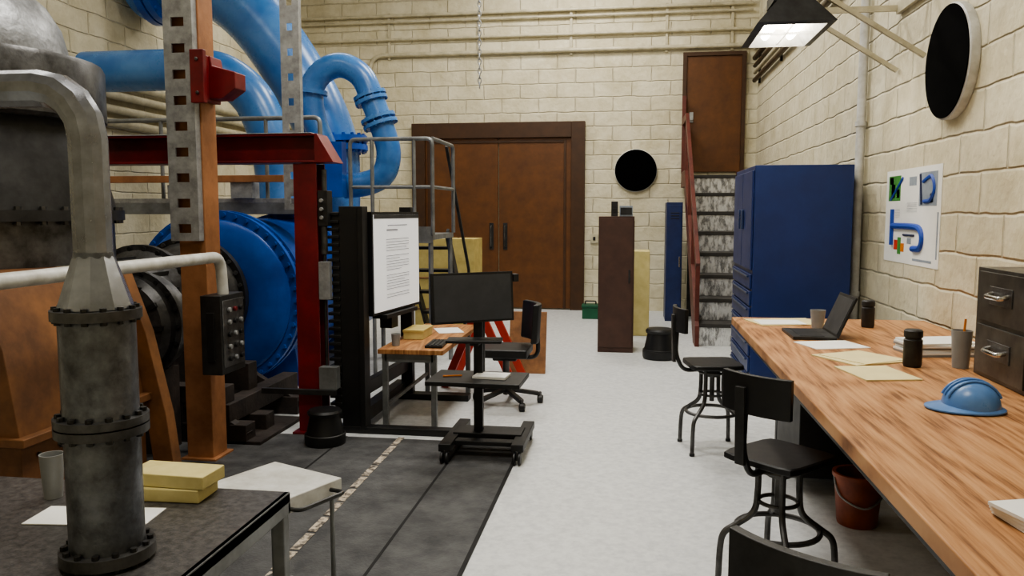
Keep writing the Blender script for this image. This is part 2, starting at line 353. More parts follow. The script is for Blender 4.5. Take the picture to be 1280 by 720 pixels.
# tall blue cabinet
b=B('blue_tool_cabinet');x0,x1,y0,y1=.99,1.76,6.8,7.98
b.bb(x0+.03,x1-.0,y0+.03,y1-.03,0,.08,M_black);b.bb(x0,x1,y0,y1,.08,1.98,M_dblue)
for k in range(2):
    ya=y0+.03+k*.57;b.bb(x0-.018,x0,ya,ya+.55,1.12,1.94,M_dblue);b.bb(x0-.04,x0-.018,ya+(.45 if k==0 else .05),ya+(.49 if k==0 else .09),1.45,1.62,M_drawer)
for k in range(7):
    z=.12+k*.14;b.bb(x0-.018,x0,y0+.03,y1-.03,z,z+.125,M_dblue);b.bb(x0-.035,x0-.018,y0+.1,y1-.1,z+.095,z+.112,M_drawer)
b.fin(.006)
b=B('blue_locker');b.bb(.5,.73,11.9,12.5,0,1.74,M_nblue);b.bb(.515,.715,11.885,11.9,.05,1.7,M_nblue);b.bb(.68,.7,11.87,11.885,.8,.95,M_chrome)
for z in (1.5,1.54,1.58): b.bb(.56,.68,11.88,11.886,z,z+.012,M_black)
b.fin(.005)
b=B('brown_cabinet');b.bb(-.37,.03,9.12,9.55,0,1.55,M_cab);b.bb(-.355,.015,9.105,9.12,.06,1.53,M_cab);b.bb(-.03,-.01,9.09,9.105,.8,.95,M_dgrey);b.bb(.03,.033,9.15,9.52,.05,1.5,M_cab);b.fin(.006)
b=B('desk_speaker');b.bb(-.235,-.16,9.25,9.35,1.551,1.72,M_dgrey);b.cyl((-.197,9.25,1.62),(-.197,9.245,1.62),.025,M_black);b.fin(.004)
b=B('small_grey_box');b.bb(-.14,.01,9.2,9.4,1.551,1.67,M_ppk);b.bb(-.13,0,9.19,9.2,1.57,1.65,M_dgrey);b.fin(.004)
b=B('foam_panel');b.bb(-.04,.235,10.4,10.85,0,1.1,M_yel);b.fin(.01)
b=B('green_toolbox');b.bb(-.72,-.46,11.95,12.2,0,.17,M_green);b.bb(-.73,-.45,11.94,12.21,.17,.21,M_green);b.tube(fillet([(-.68,12.07,.21),(-.68,12.07,.26),(-.52,12.07,.26),(-.52,12.07,.21)],.02),.01,M_black,8);b.fin(.006)
def kick(x,y,s=1,h=1):
    b=B('rolling_step_stool')
    b.lathe((x,y,0),(0,0,1),[(r*s,z*h) for r,z in[(.18,.01),(.185,.03),(.185,.09),(.17,.1),(.135,.27),(.135,.28),(.15,.285),(.155,.31),(.14,.33),(.02,.335)]],M_black,32)
    b.ring((x,y,.1*h),(0,0,1),.176*s,.008,M_dgrey)
    b.fin()
kick(.32,8.82,1.0);kick(-2.08,5.17,.76,.74)
# boards & trestle
b=B('plywood_board');b.prism([(-1.2,7.78,0),(-.83,7.78,0),(-.83,7.93,.6),(-1.2,7.93,.6)],(0,.03,0),M_crate);b.fin(.004)
b=B('yellow_crate');b.bb(-2.75,-2.3,9.95,10.5,0,1.26,M_ply);b.bb(-2.27,-1.97,9.95,10.5,0,1.26,M_ply)
for z in (.35,.75): b.bb(-2.76,-1.96,9.94,9.95,z,z+.02,M_crate)
b.fin(.006)
b=B('red_trestle')
for y in (7.05,7.6):
    b.bar((-1.36,y,.74),(-1.68,y,0),.07,.05,M_redl,(0,1,0));b.bar((-1.36,y,.74),(-1.02,y,0),.07,.05,M_redl,(0,1,0))
b.bb(-1.42,-1.3,6.98,7.67,.7,.77,M_redl);b.fin(.004)
# ---------------------------------------------------------------- bench
b=B('wooden_workbench')
b.bb(.67,1.885,.2,5.48,.85,.9,M_bench)
b.bb(.74,.79,.25,5.4,.76,.85,M_black);b.bb(1.78,1.83,.25,5.4,.76,.85,M_black)
for y in (.3,2.3,5.3):
    b.bb(.95,1.01,y,y+.06,0,.85,M_black);b.bb(1.75,1.81,y,y+.06,0,.85,M_black);b.bb(.95,1.8,y,y+.06,.77,.85,M_black);b.bar((.98,y+.03,.55),(.76,y+.03,.8),.04,.04,M_black)
b.bb(1.45,1.48,.3,5.36,.3,.85,M_black);b.bb(.95,1.45,4.6,5.28,.1,.76,M_black)
b.fin(.006)
zb=.9
def sheet(name,x,y,w,d,rz,mt,z=zb,th=.003):
    b=B(name);b.box((x,y,z+th/2+.0005),(w,d,th),mt,rz);b.fin()
b=B('manila_folder');b.box((.97,5.25,zb+.0035),(.42,.3,.006),M_mani,.25);b.box((.93,5.2,zb+.0085),(.28,.2,.003),M_paper,.1);b.fin()
b=B('manila_folder');b.box((1.08,3.98,zb+.0035),(.3,.3,.006),M_mani,.5);b.box((1.1,3.99,zb+.008),(.27,.28,.003),M_mani,.6);b.fin()
b=B('manila_folder');b.box((1.06,3.62,zb+.0035),(.24,.3,.006),M_mani,.2);b.fin()
sheet('paper_sheet',1.05,4.38,.3,.24,.3,M_paper)
b=B('grey_cup');b.lathe((1.12,5.02,zb+.001),(0,0,1),[(.033,0),(.045,.11),(.042,.11),(.03,.01)],M_cup,24,True);b.fin()
b=B('laptop');b.box((1.0,4.7,zb+.01),(.23,.34,.018),M_dgrey);b.box((.99,4.7,zb+.02),(.13,.3,.003),M_black)
b.box((1.165,4.7,zb+.125),(.012,.34,.24),M_black,0,0,.4);b.box((1.157,4.7,zb+.126),(.003,.31,.21),M_scrd,0,0,.4);b.fin(.003)
def thermos(x,y,h,r):
    b=B('thermos_bottle');b.lathe((x,y,zb+.001),(0,0,1),[(r*.9,0),(r,.01),(r,h*.72),(r*.86,h*.75),(r*.86,h*.78),(r,h*.8),(r,h*.96),(r*.85,h)],M_dgrey,28);b.fin()
thermos(1.43,5.1,.165,.038);thermos(1.27,3.82,.17,.04)
b=B('paper_stack')
for i in range(6): b.box((1.5+random.uniform(-.01,.01),4.2+random.uniform(-.01,.01),zb+.006+i*.011),(.3,.22,.01),M_paper if i%3 else M_cup,random.uniform(-.1,.1)+.2)
b.fin()
b=B('grey_pitcher');b.lathe((1.475,3.82,zb+.001),(0,0,1),[(.034,0),(.044,.17),(.04,.17),(.032,.01)],M_cup,24);b.cyl((1.475,3.82,zb+.02),(1.495,3.84,zb+.22),.005,M_skin,n=6);b.fin()
# hard hat
b=B('hard_hat');hx,hy,k=1.2,3.0,.8
prof=[(.118*k*math.cos(t),(.02+.115*math.sin(t))*k) for t in [i*math.pi/2/10 for i in range(11)]];prof[-1]=(.003,.135*k)
b.lathe((hx,hy,zb),(0,0,1),[(.118*k,.002)]+prof,M_hat,36)
vs=[];n=36
for i in range(n):
    t=2*math.pi*i/n;ex=.022+.05*max(0,math.cos(t-math.pi))**2
    for rr,z in ((.112,.028),(.118+ex,.012),(.118+ex,.006),(.112,.012)): vs.append((hx+k*rr*math.cos(t),hy+k*rr*math.sin(t)*.92,zb+z*k))
b.add(vs,[(4*i+j,4*((i+1)%n)+j,4*((i+1)%n)+(j+1)%4,4*i+(j+1)%4) for i in range(n) for j in range(4)],M_hat)
for dy in (-.028,0,.028): b.tube([(hx+.12*k*math.cos(t)*math.cos(dy*8),hy+dy,zb+k*(.022+.116*math.sin(t)*(1-abs(dy)*1.2))) for t in [math.pi*.12+i*math.pi*.76/12 for i in range(13)]],.005,M_hat,8)
b.fin(0,50)
# filing cabinet on bench
b=B('filing_drawer_cabinet');x0=1.49;b.bb(x0,1.88,2.8,3.72,zb+.001,zb+.465,M_fcab)
for r in range(2):
    for c in range(2):
        ya=3.7-(c+1)*.45;za=zb+.02+r*.225
        b.bb(x0-.012,x0,ya,ya+.43,za,za+.205,M_fcab);ym=ya+.215
        b.tube(fillet([(x0-.012,ym+.07,za+.12),(x0-.045,ym+.07,za+.11),(x0-.045,ym-.07,za+.11),(x0-.012,ym-.07,za+.12)],.02),.01,M_chrome,8)
        b.bb(x0-.016,x0-.012,ym-.1,ym+.1,za+.075,za+.15,M_gun)
b.fin(.004)
b=B('paper_stack')
for i in range(4): b.box((.97,1.82,zb+.006+i*.009),(.22,.3,.008),M_paper,.15+.05*i)
b.fin()
b=B('orange_bucket');bx,by=1.17,4.22
b.lathe((bx,by,0),(0,0,1),[(.095,0),(.098,.01),(.118,.25),(.127,.25),(.127,.27),(.108,.27),(.09,.02)],M_bucket,32);b.tube(cr([(bx-.12,by,.25),(bx-.1,by-.06,.16),(bx,by-.125,.12),(bx+.1,by-.06,.16),(bx+.12,by,.25)],6),.005,M_galv,6);b.fin()
# ---------------------------------------------------------------- stools
def stool(cx,cy,ang,sz=.60,padmat=M_black,ps=0.):
    b=B('shop_stool');d=Vector((math.cos(ang),math.sin(ang),0));s=Vector((-d.y,d.x,0));c=Vector((cx,cy,0))
    n=32;vs=[]
    for r_,z in ((.9,sz-.035),(1,sz-.028),(1,sz-.006),(.96,sz)):
        for i in range(n):
            t=2*math.pi*i/n;k=.175*r_/( (abs(math.cos(t))**9+abs(math.sin(t))**9)**(1/9))
            vs.append(c+d*math.cos(t)*k+s*math.sin(t)*k+Vector((0,0,z)))
    fs=[(j*n+i,j*n+(i+1)%n,(j+1)*n+(i+1)%n,(j+1)*n+i) for j in range(3) for i in range(n)]+[tuple(range(n-1,-1,-1)),tuple(3*n+i for i in range(n))]
    b.add(vs,fs,M_black)
    b.cyl((cx,cy,sz-.1),(cx,cy,sz-.03),.05,M_gun);b.cyl((cx,cy,.33),(cx,cy,sz-.05),.016,M_gun)
    b.ring((cx,cy,sz-.07),(0,0,1),.085,.01,M_gun)
    for i in range(4):
        t=ang+math.pi/4+i*math.pi/2;e=Vector((math.cos(t),math.sin(t),0))
        b.tube(cr([c+e*.085+Vector((0,0,sz-.05)),c+e*.085+Vector((0,0,.42)),c+e*.1+Vector((0,0,.33)),c+e*.17+Vector((0,0,.27)),c+e*.22+Vector((0,0,.23)),c+e*.235+Vector((0,0,.16)),c+e*.24+Vector((0,0,.0))],5),.014,M_gun,10)
        b.cyl(c+e*.24,c+e*.24+Vector((0,0,.02)),.018,M_black,n=10)
    b.ring((cx,cy,.26),(0,0,1),.17,.012,M_gun);b.ring((cx,cy,.38),(0,0,1),.08,.009,M_gun)
    b.tube(fillet([c+Vector((0,0,sz-.05)),c+d*.2+Vector((0,0,sz-.06)),c+d*.25+Vector((0,0,sz+.05)),c+d*.24+Vector((0,0,sz+.3))],.05),.014,M_dgrey,10)
    b.bar(c+d*.262+Vector((0,0,sz+.0)),c+d*.272+Vector((0,0,sz+.32)),.045,.02,M_dgrey,tuple(d))
    vs=[];m=12
    for i in range(m+1):
        a=(i/m-.5)*1.1;p=c+d*(.22*math.cos(a)+.02)+s*(.3*math.sin(a)+ps)
        q=c+d*(.22*math.cos(a)+.045)+s*(.31*math.sin(a)+ps)
        for P,z in ((p,sz+.21),(p,sz+.37),(q,sz+.37),(q,sz+.21)): vs.append(P+Vector((0,0,z)))
    fs=[(4*i+j,4*i+4+j,4*i+4+(j+1)%4,4*i+(j+1)%4) for i in range(m) for j in range(4)]+[(0,1,2,3),(4*m+3,4*m+2,4*m+1,4*m)]
    b.add(vs,fs,padmat);b.fin(.003)
stool(.55,5.45,math.radians(190),.60);stool(.63,3.42,math.radians(225),.59,M_black,.04);stool(.48,1.75,math.radians(232),.575,M_dgrey)
# ---------------------------------------------------------------- TV stand with document screen
b=B('screen_stand')
b.bb(-2.06,-1.92,5.46,5.54,.03,1.64,M_black);b.bb(-1.92,-1.88,5.44,5.56,.03,1.64,M_black)
b.bb(-1.94,-1.84,6.55,6.63,.03,1.64,M_black)
for k in range(26): b.bb(-2.15,-2.06,5.45,5.55,.2+k*.055,.222+k*.055,M_black)
b.bb(-2.12,-2.06,5.47,5.53,.1,1.6,M_dgrey)
b.bb(-2.1,-1.25,5.45,5.54,0,.05,M_black);b.bb(-2.05,-1.35,6.53,6.65,0,.05,M_black)
b.bb(-1.99,-1.9,5.5,6.6,.06,.16,M_black);b.bar((-1.95,5.55,.3),(-1.9,6.58,.3),.06,.1,M_black)
b.bar((-1.97,5.5,1.55),(-1.9,6.6,1.55),.05,.08,M_black);b.bar((-1.97,5.5,.86),(-1.9,6.6,.86),.05,.06,M_black)
b.fin(.004)
b=B('display_screen')
p0=Vector((-1.87,5.6,0));p1=Vector((-1.76,6.42,0));d=(p1-p0);L=d.length;a=math.atan2(d.y,d.x);c=(p0+p1)/2;nrm=Vector((math.sin(a),-math.cos(a),0))
b.box(c+Vector((0,0,1.22)),(L+.04,.035,.76),M_black,a)
b.box(c+Vector((0,0,1.22))+nrm*.02,(L,.006,.72),M_scr,a)
b.box(c+Vector((0,0,1.565))+nrm*.024,(L,.002,.03),M_scrd,a)
u=d.normalized();zz=1.5
b.box(c+u*0+Vector((0,0,zz))+nrm*.0245,(.36,.002,.008),M_txt,a);zz-=.035
b.box(c-u*.1+Vector((0,0,zz))+nrm*.0245,(.2,.002,.014),M_txt,a);zz-=.07
for i in range(22):
    w=random.uniform(.2,.42) if i%4==3 else .42
    if i in(5,12,19): zz-=.02;continue
    x=-.21+w/2
    b.box(c+u*x+Vector((0,0,zz))+nrm*.0245,(w,.0015,.005),M_txt,a);zz-=.021
b.box(c+Vector((0,0,.82)),(L*.7,.12,.03),M_black,a);b.box(c+Vector((0,0,.8))-nrm*.06,(.12,.1,.2),M_black,a)
b.fin(.002)
# desk
b=B('wooden_desk');b.bb(-1.83,-1.34,5.58,6.95,.565,.6,M_desk)
for x in(-1.79,-1.42):
    for y in(5.64,6.87): b.bb(x-.02,x+.02,y-.02,y+.02,0,.565,M_rail)
b.bb(-1.79,-1.42,5.62,5.65,.5,.565,M_rail);b.bb(-1.79,-1.42,6.86,6.89,.5,.565,M_rail);b.bb(-1.8,-1.78,5.64,6.87,.15,.18,M_rail);b.fin(.004)
b=B('cardboard_box');b.bb(-1.77,-1.61,6.05,6.35,.601,.67,M_yel);b.bb(-1.775,-1.605,6.045,6.355,.655,.675,M_ply);b.fin(.003)
b=B('keyboard');b.box((-1.44,5.82,.611),(.13,.3,.018),M_black,.05)
for i in range(4): b.box((-1.485+i*.031,5.82,.622),(.022,.27,.006),M_dgrey,.05)
b.fin(.002)
b=B('paper_sheet');b.box((-1.52,6.55,.603),(.21,.3,.003),M_paper,.4);b.fin()
b=B('grey_cup');b.lathe((-1.74,5.75,.601),(0,0,1),[(.028,0),(.036,.09),(.033,.09),(.025,.01)],M_cup,20);b.fin()
# cart with monitor
b=B('monitor_cart');cx,cy=-1.0,5.15
b.bb(-1.2,-1.12,4.85,5.5,.08,.13,M_black);b.bb(-.74,-.66,4.9,5.5,.08,.13,M_black);b.bb(-1.16,-.7,5.1,5.3,.09,.14,M_black);b.bb(-1.16,-.7,4.98,5.06,.09,.12,M_black)
for x,y in((-1.16,4.86),(-.7,4.9),(-1.16,5.48),(-.7,5.48)):
    b.cyl((x-.025,y,.04),(x-.008,y,.04),.04,M_black);b.cyl((x+.008,y,.04),(x+.025,y,.04),.04,M_black);b.cyl((x,y,.03),(x,y,.09),.012,M_dgrey)
b.bb(-1.03,-.97,5.16,5.21,.13,.98,M_black);b.bb(-1.035,-.965,5.21,5.24,.5,1.08,M_dgrey)
b.box((-.99,5.12,.5),(.62,.4,.03),M_black,-.03);b.box((-.99,5.2,.47),(.12,.3,.04),M_dgrey)
b.box((-1.0,5.05,.77),(.36,.16,.02),M_black,.1);b.box((-1.0,5.1,.75),(.06,.14,.03),M_black)
b.fin(.005)
b=B('computer_monitor');q0=Vector((-1.27,4.98,0));q1=Vector((-.79,5.3,0));d=q1-q0;a=math.atan2(d.y,d.x);nrm=Vector((math.sin(a),-math.cos(a),0));c=(q0+q1)/2+Vector((0,0,1.04))
b.box(c,(d.length,.03,.33),M_black,a,-.08);b.box(c+nrm*.0165,(d.length-.03,.002,.3),M_scrd,a,-.08);b.box(c-nrm*.03,(.2,.03,.2),M_black,a)
b.box(c+d.normalized()*.31-nrm*.01+Vector((0,0,.12)),(.04,.05,.05),M_black,a)
b.fin(.004)
b=B('paper_sheet');b.box((-.9,5.12,.525),(.22,.16,.016),M_paper,-.1);b.fin()
b=B('pencil');b.cyl((-1.22,5.08,.522),(-1.1,5.12,.522),.006,M_skin,n=6);b.fin()
# office chair
b=B('office_chair');cx,cy=-1.02,6.5
for i in range(5):
    t=i*2*math.pi/5+.3;e=Vector((math.cos(t),math.sin(t),0));b.bar(Vector((cx,cy,.13)),Vector((cx,cy,.08))+e*.28,.05,.035,M_dgrey);p=Vector((cx,cy,0))+e*.29
    b.cyl(p+Vector((-.025,0,.035)),p+Vector((.025,0,.035)),.035,M_dgrey);b.cyl(p+Vector((0,0,.05)),p+Vector((0,0,.1)),.012,M_gun)
b.cyl((cx,cy,.08),(cx,cy,.42),.028,M_gun);b.cyl((cx,cy,.1),(cx,cy,.2),.045,M_black);b.box((cx,cy,.4),(.2,.2,.04),M_black)
b.box((cx-.01,cy,.455),(.42,.42,.07),M_black)
b.tube(fillet([(cx,cy,.4),(cx+.27,cy,.4),(cx+.26,cy,.75)],.08),.018,M_black)
vs=[];m=10
for i in range(m+1):
    a_=(i/m-.5);x=cx+.22-abs(a_)**2*.25;rot=a_*.38
    for dx,z,sh in((0,.54,.0),(-.01,.86,.03),(.04,.86,.03),(.05,.54,0)): vs.append((x+dx+sh-rot*.35,cy+rot,z))
b.add(vs,[(4*i+j,4*i+4+j,4*i+4+(j+1)%4,4*i+(j+1)%4) for i in range(m) for j in range(4)]+[(0,1,2,3),(4*m+3,4*m+2,4*m+1,4*m)],M_black)
b.fin(.015)
# ---------------------------------------------------------------- left structure
b=B('orange_column');b.bb(-2.83,-2.65,4.7,4.88,0,5.995,M_orange)
b.bb(-2.86,-2.62,4.67,4.91,0,.02,M_orange);b.fin(.006)
def channel(name,x0,w,y,z0,z1,pitch=.157,hole=.06,hw=.065):
    b=B(name);a=(w-hw)/2
    b.bb(x0,x0+a,y-.012,y,z0,z1,M_galv);b.bb(x0+a+hw,x0+w,y-.012,y,z0,z1,M_galv)
    z=z0+.05;pz=z0
    while z<z1:
        b.bb(x0+a,x0+a+hw,y-.012,y,pz,z,M_galv);pz=z+hole;z+=pitch
    if pz<z1:b.bb(x0+a,x0+a+hw,y-.012,y,pz,z1,M_galv)
    b.bb(x0,x0+.012,y,y+.044,z0,z1,M_galv);b.bb(x0+w-.012,x0+w,y,y+.044,z0,z1,M_galv);b.fin()
channel('perforated_channel',-2.85,.19,4.655,1.42,5.99,.157,.055,.085)
b=B('red_bracket');b.prism([(-2.65,4.72,2.3),(-2.65,4.72,2.56),(-2.59,4.72,2.56),(-2.58,4.72,2.5),(-2.43,4.72,2.46),(-2.43,4.72,2.36),(-2.52,4.72,2.3)],(0,.14,0),M_red)
b.bb(-2.66,-2.57,4.6,4.64,2.26,2.58,M_red);b.bb(-2.648,-2.6,4.64,4.86,2.28,2.56,M_red)
for z in(2.32,2.52): b.cyl((-2.61,4.6,z),(-2.61,4.585,z),.012,M_gun,n=6)
b.fin(.006)
b=B('electrical_control_box');b.bb(-2.55,-2.42,4.43,4.72,.62,1.1,M_dgrey);b.bb(-2.42,-2.413,4.45,4.7,.66,1.07,M_gun);b.bb(-2.648,-2.55,4.7,4.76,.68,1.04,M_dgrey)
for r in range(5):
    for c_ in range(3): b.cyl((-2.413,4.51+c_*.07,.71+r*.075),(-2.395,4.51+c_*.07,.71+r*.075),.015,[M_black,M_galv,M_red][(r+c_)%3 if r==4 else (r+c_)%2],n=12)
b.bb(-2.51,-2.46,4.42,4.43,.7,1.0,M_black);b.fin(.004)
b=B('white_handrail');b.tube(fillet([(-2.4,.9,1.33),(-2.465,4.53,1.33),(-2.465,4.55,1.101)],.09),.033,M_white,16)
b.tube([(-2.405,1.0,0),(-2.405,1.0,1.33)],.03,M_white,12);b.fin()
# red gantry
b=B('red_steel_gantry')
def ibeam(b,p0,p1,w,h,mt,t=.015):
    p0=Vector(p0);p1=Vector(p1);z=Vector((0,0,h/2-t/2))
    b.bar(p0+z,p1+z,w,t,mt);b.bar(p0-z,p1-z,w,t,mt);b.bar(p0,p1,t,h-2*t,mt)
def icol(b,x,y,z0,z1,w,mt,t=.016):
    b.bb(x-w/2,x+w/2,y-w/2,y-w/2+t,z0,z1,mt);b.bb(x-w/2,x+w/2,y+w/2-t,y+w/2,z0,z1,mt);b.bb(x-t/2,x+t/2,y-w/2+t,y+w/2-t,z0,z1,mt)
icol(b,-2.28,5.48,0.02,1.94,.17,M_red);icol(b,-4.6,5.48,0.02,1.94,.17,M_red)
b.bb(-2.4,-2.17,5.35,5.61,0,.02,M_red);b.bb(-4.73,-4.47,5.35,5.61,0,.02,M_red)
ibeam(b,(-4.75,5.48,2.045),(-2.2,5.48,2.045),.2,.2,M_red)
b.prism([(-2.2,5.38,1.945),(-2.2,5.38,2.145),(-2.18,5.38,2.145),(-2.06,5.38,1.945)],(0,.2,0),M_red)
b.bb(-4.75,-2.22,5.375,5.585,2.146,2.152,M_galv)
b.fin(.003)
b=B('conduit_switch_box');b.bb(-2.19,-2.12,5.4,5.5,1.5,1.75,M_dgrey);b.tube([(-2.16,5.43,1.5),(-2.16,5.43,1.3)],.025,M_gun);b.tube([(-2.16,5.45,1.75),(-2.16,5.45,1.9)],.02,M_gun)
b.tube([(-2.16,5.43,1.3),(-2.16,5.43,.5)],.012,M_dgrey);b.bb(-2.19,-2.11,5.385,5.44,.98,1.25,M_galv);b.bb(-2.19,-2.06,5.35,5.43,.34,.5,M_rail);b.bb(-2.62,-2.06,5.33,5.36,.3,.34,M_dgrey)
for z in(1.56,1.62,1.68): b.cyl((-2.16,5.4,z),(-2.16,5.38,z),.014,M_galv,n=10)
b.fin(.003)
channel('perforated_channel',-2.86,.16,6.35,1.62,5.99,.2,.06,.05)
# drum
b=B('blue_pump_drum')
b.lathe((-3.5,6.3,.86),(0,1,0),[(.3,-.04),(.5,-.03),(.66,0),(.68,.02),(.68,3.0),(.6,3.12),(.2,3.2)],M_blue,64)
b.flange((-3.5,6.36,.86),(0,1,0),.755,.05,M_blue,44,M_blue,.018,72);b.flange((-3.5,6.47,.86),(0,1,0),.755,.05,M_blue,44,M_blue,.018,72)
b.flange((-3.5,7.7,.86),(0,1,0),.73,.05,M_blue,36,M_blue,.014,64)
for y in(6.9,8.6):
    b.prism([(-4.0,y,0.0),(-3.0,y,0.0),(-3.05,y,.35),(-3.25,y,.24),(-3.5,y,.19),(-3.75,y,.24),(-3.95,y,.35)],(0,.12,0),M_blue)
b.lathe((-3.5,8,1.45),(0,0,1),[(.25,0),(.25,.2)],M_blue,32)
b.fin()
b=B('dark_motor_housing')
b.lathe((-3.62,5.1,.9),(0,1,0),[(.1,-.05),(.2,-.04),(.22,0),(.34,.02),(.36,.06),(.36,.3),(.42,.34),(.42,.42),(.36,.46),(.3,.7),(.42,.95),(.45,1.0),(.45,1.12),(.2,1.13)],M_gun,40)
b.flange((-3.62,5.48,.9),(0,1,0),.46,.05,M_gun,24,M_dgrey,.018);b.flange((-3.62,6.15,.9),(0,1,0),.5,.06,M_dgrey,28,M_gun,.018)
for i in range(16):
    t=2*math.pi*i/16;b.bar((-3.62+.36*math.cos(t),5.14,.9+.36*math.sin(t)),(-3.62+.36*math.cos(t),5.42,.9+.36*math.sin(t)),.03,.03,M_dgrey)
b.lathe((-3.3,4.72,.85),(0,1,0),[(.08,-.03),(.12,-.02),(.14,0),(.3,.02),(.34,.06),(.34,.3),(.2,.36)],M_gun,36);b.flange((-3.3,4.86,.85),(0,1,0),.38,.04,M_gun,20,M_dgrey,.014)
for i in range(12):
    t=2*math.pi*i/12;b.bar((-3.3+.14*math.cos(t),4.725,.85+.14*math.sin(t)),(-3.3+.31*math.cos(t),4.735,.85+.31*math.sin(t)),.03,.025,M_dgrey,(0,1,0))
b.bb(-3.9,-3.34,5.2,5.7,0,.58,M_crib);b.bb(-3.55,-3.05,4.75,5.0,0,.56,M_crib);b.fin()
b=B('timber_cribbing')
for y in(5.05,5.35,5.9): b.bb(-3.3,-2.6,y,y+.14,0,.14,M_crib)
for x in(-3.2,-2.85): b.bb(x,x+.13,5.05,6.2,.14,.28,M_crib)
b.bb(-3.2,-2.75,5.05,5.19,.28,.4,M_crib);b.bar((-3.25,5.1,.42),(-2.62,5.1,.04),.1,.08,M_crib,(0,1,0));b.bar((-3.2,5.95,.4),(-2.6,5.95,.05),.1,.06,M_crib,(0,1,0))
b.bb(-3.15,-2.8,5.5,5.64,.28,.48,M_crib);b.bb(-2.9,-2.5,5.05,5.75,.0,.03,M_crib);b.fin(.006)
# blue pipes
b=B('blue_inlet_pipe')
b.tube([(-5.45,7.5,3.0),(-4.5,7.5,3.0)]+cr([(-4.4,7.5,3.0),(-4.0,7.5,2.95),(-3.68,7.5,2.7),(-3.5,7.5,2.3)],8)+[(-3.46,7.5,1.95),(-3.46,7.5,1.6)],.2,M_blue2,32)
b.flange((-3.46,7.5,1.66),(0,0,1),.29,.05,M_blue2,14);b.fin()
b=B('blue_discharge_pipe')
pts=cr([(-5.5,8.5,4.12),(-5.1,8.5,4.16),(-4.6,8.5,4.08),(-4.1,8.5,3.7),(-3.6,8.5,3.0),(-3.32,8.5,2.4),(-3.28,8.5,1.9),(-3.28,8.5,1.58)],8)
b.tube(pts,[.36,.3],M_blue2,40);b.flange((-5.3,8.5,4.14),(1,0,.05),.46,.08,M_blue,20);b.flange((-5.2,8.5,4.15),(1,0,.05),.46,.08,M_blue,20)
b.flange((-3.3,8.5,2.36),(.1,0,-1),.42,.06,M_blue,22);b.flange((-3.3,8.5,2.28),(.06,0,-1),.42,.06,M_blue,22);b.fin()
b=B('blue_arched_pipe');y=8.0
pts=cr([(-3.12,y,2.2),(-3.26,y,2.55),(-3.28,y,2.85),(-3.16,y,3.03),(-2.95,y,3.09),(-2.74,y,2.97),(-2.62,y,2.7),(-2.52,y,2.42),(-2.47,y,2.2),(-2.52,y,2.0),(-2.68,y,1.9),(-2.95,y,1.86)],8)
b.tube(pts,.125,M_blue2,28)
dn=Vector((.35,0,-1)).normalized()
for k,(p,R) in enumerate((((-2.66,y,2.78),.17),((-2.645,y,2.73),.17),((-2.575,y,2.55),.18),((-2.55,y,2.49),.18))): b.flange(p,dn,R,.035,M_blue2,12)
b.flange((-3.29,y,2.83),(.1,0,1),.17,.04,M_blue2,12)
b.bb(-3.05,-2.87,7.72,7.86,1.75,2.3,M_blue);b.cyl((-2.96,7.86,2.0),(-2.96,8.0,2.0),.05,M_blue);b.fin()
# railings / platform
b=B('steel_access_platform')
X0,X1,Y0,Y1=-2.72,-1.9,7.55,8.45;zt=2.3;zd=1.38
b.bb(X0,X1,Y0,Y1,zd-.05,zd,M_rail)
def rail(pts,r=.02,m=M_rail): b.tube(fillet(pts,.06,4),r,m,10)
rail([(X0,Y0,zd),(X0,Y0,zt),(X1,Y0,zt),(X1,Y0,zd)]);rail([(X1,Y0,zt),(X1,Y1,zt),(X1,Y1,zd)])
b.tube([(X0,Y0,1.84),(X1,Y0,1.84),(X1,Y1,1.84)],.017,M_rail,8)
b.tube([(-2.5,Y0,0),(-2.5,Y0,zt)],.02,M_rail,8);b.tube([(-2.08,Y0,zd),(-2.08,Y0,zt)],.017,M_rail,8)
for x in(X0+.03,X1-.03):
    for y in(Y0+.03,Y1-.03): b.tube([(x,y,0),(x,y,zd)],.025,M_rail,8)
b.bb(X0,X1,Y0-.01,Y0,zd-.08,zd+.08,M_rail)
for x in(-2.46,-1.97): b.bar((x,Y1,zd),(x,9.6,0.05),.03,.12,M_dgrey)
for k in range(5):
    t=(k+.6)/5.2;b.bb(-2.46,-1.97,8.42+1.15*t-.02,8.42+1.15*t+.18,zd*(1-t)-.03,zd*(1-t),M_dgrey)
b.bar((-1.97,Y1,zt),(-1.97,9.6,.9),.03,.03,M_dgrey);b.bar((-1.97,9.6,.9),(-1.97,9.6,0),.03,.03,M_dgrey)
b.fin()
b=B('pipe_gallery_railing')
Y0=6.75;zd=1.72
b.bb(-4.9,-2.78,Y0-.05,Y0+.1,zd-.14,zd-.04,M_rail);b.bb(-4.9,-2.78,Y0-.05,Y0+.3,zd-.04,zd,M_galv)
rail([(-4.8,Y0,zd),(-4.8,Y0,2.42),(-2.7,Y0,2.42),(-2.7,Y0+.0,.0)],.02);b.tube([(-4.8,Y0,2.08),(-2.7,Y0,2.08)],.017,M_rail,8)
for x in(-4.2,-3.7,-3.2): b.tube([(x,Y0,zd),(x,Y0,2.42)],.018,M_rail,8)
b.bb(-4.9,-4.8,Y0-.05,Y0+.05,0,zd,M_rail)
b.bb(-4.7,-3.0,Y0-.12,Y0-.06,1.86,1.92,M_orange);b.bb(-3.5,-3.3,Y0-.1,Y0+.05,zd,1.86,M_galv);b.bb(-4.1,-3.85,Y0-.1,Y0+.05,zd,1.84,M_galv)
b.fin(.003)
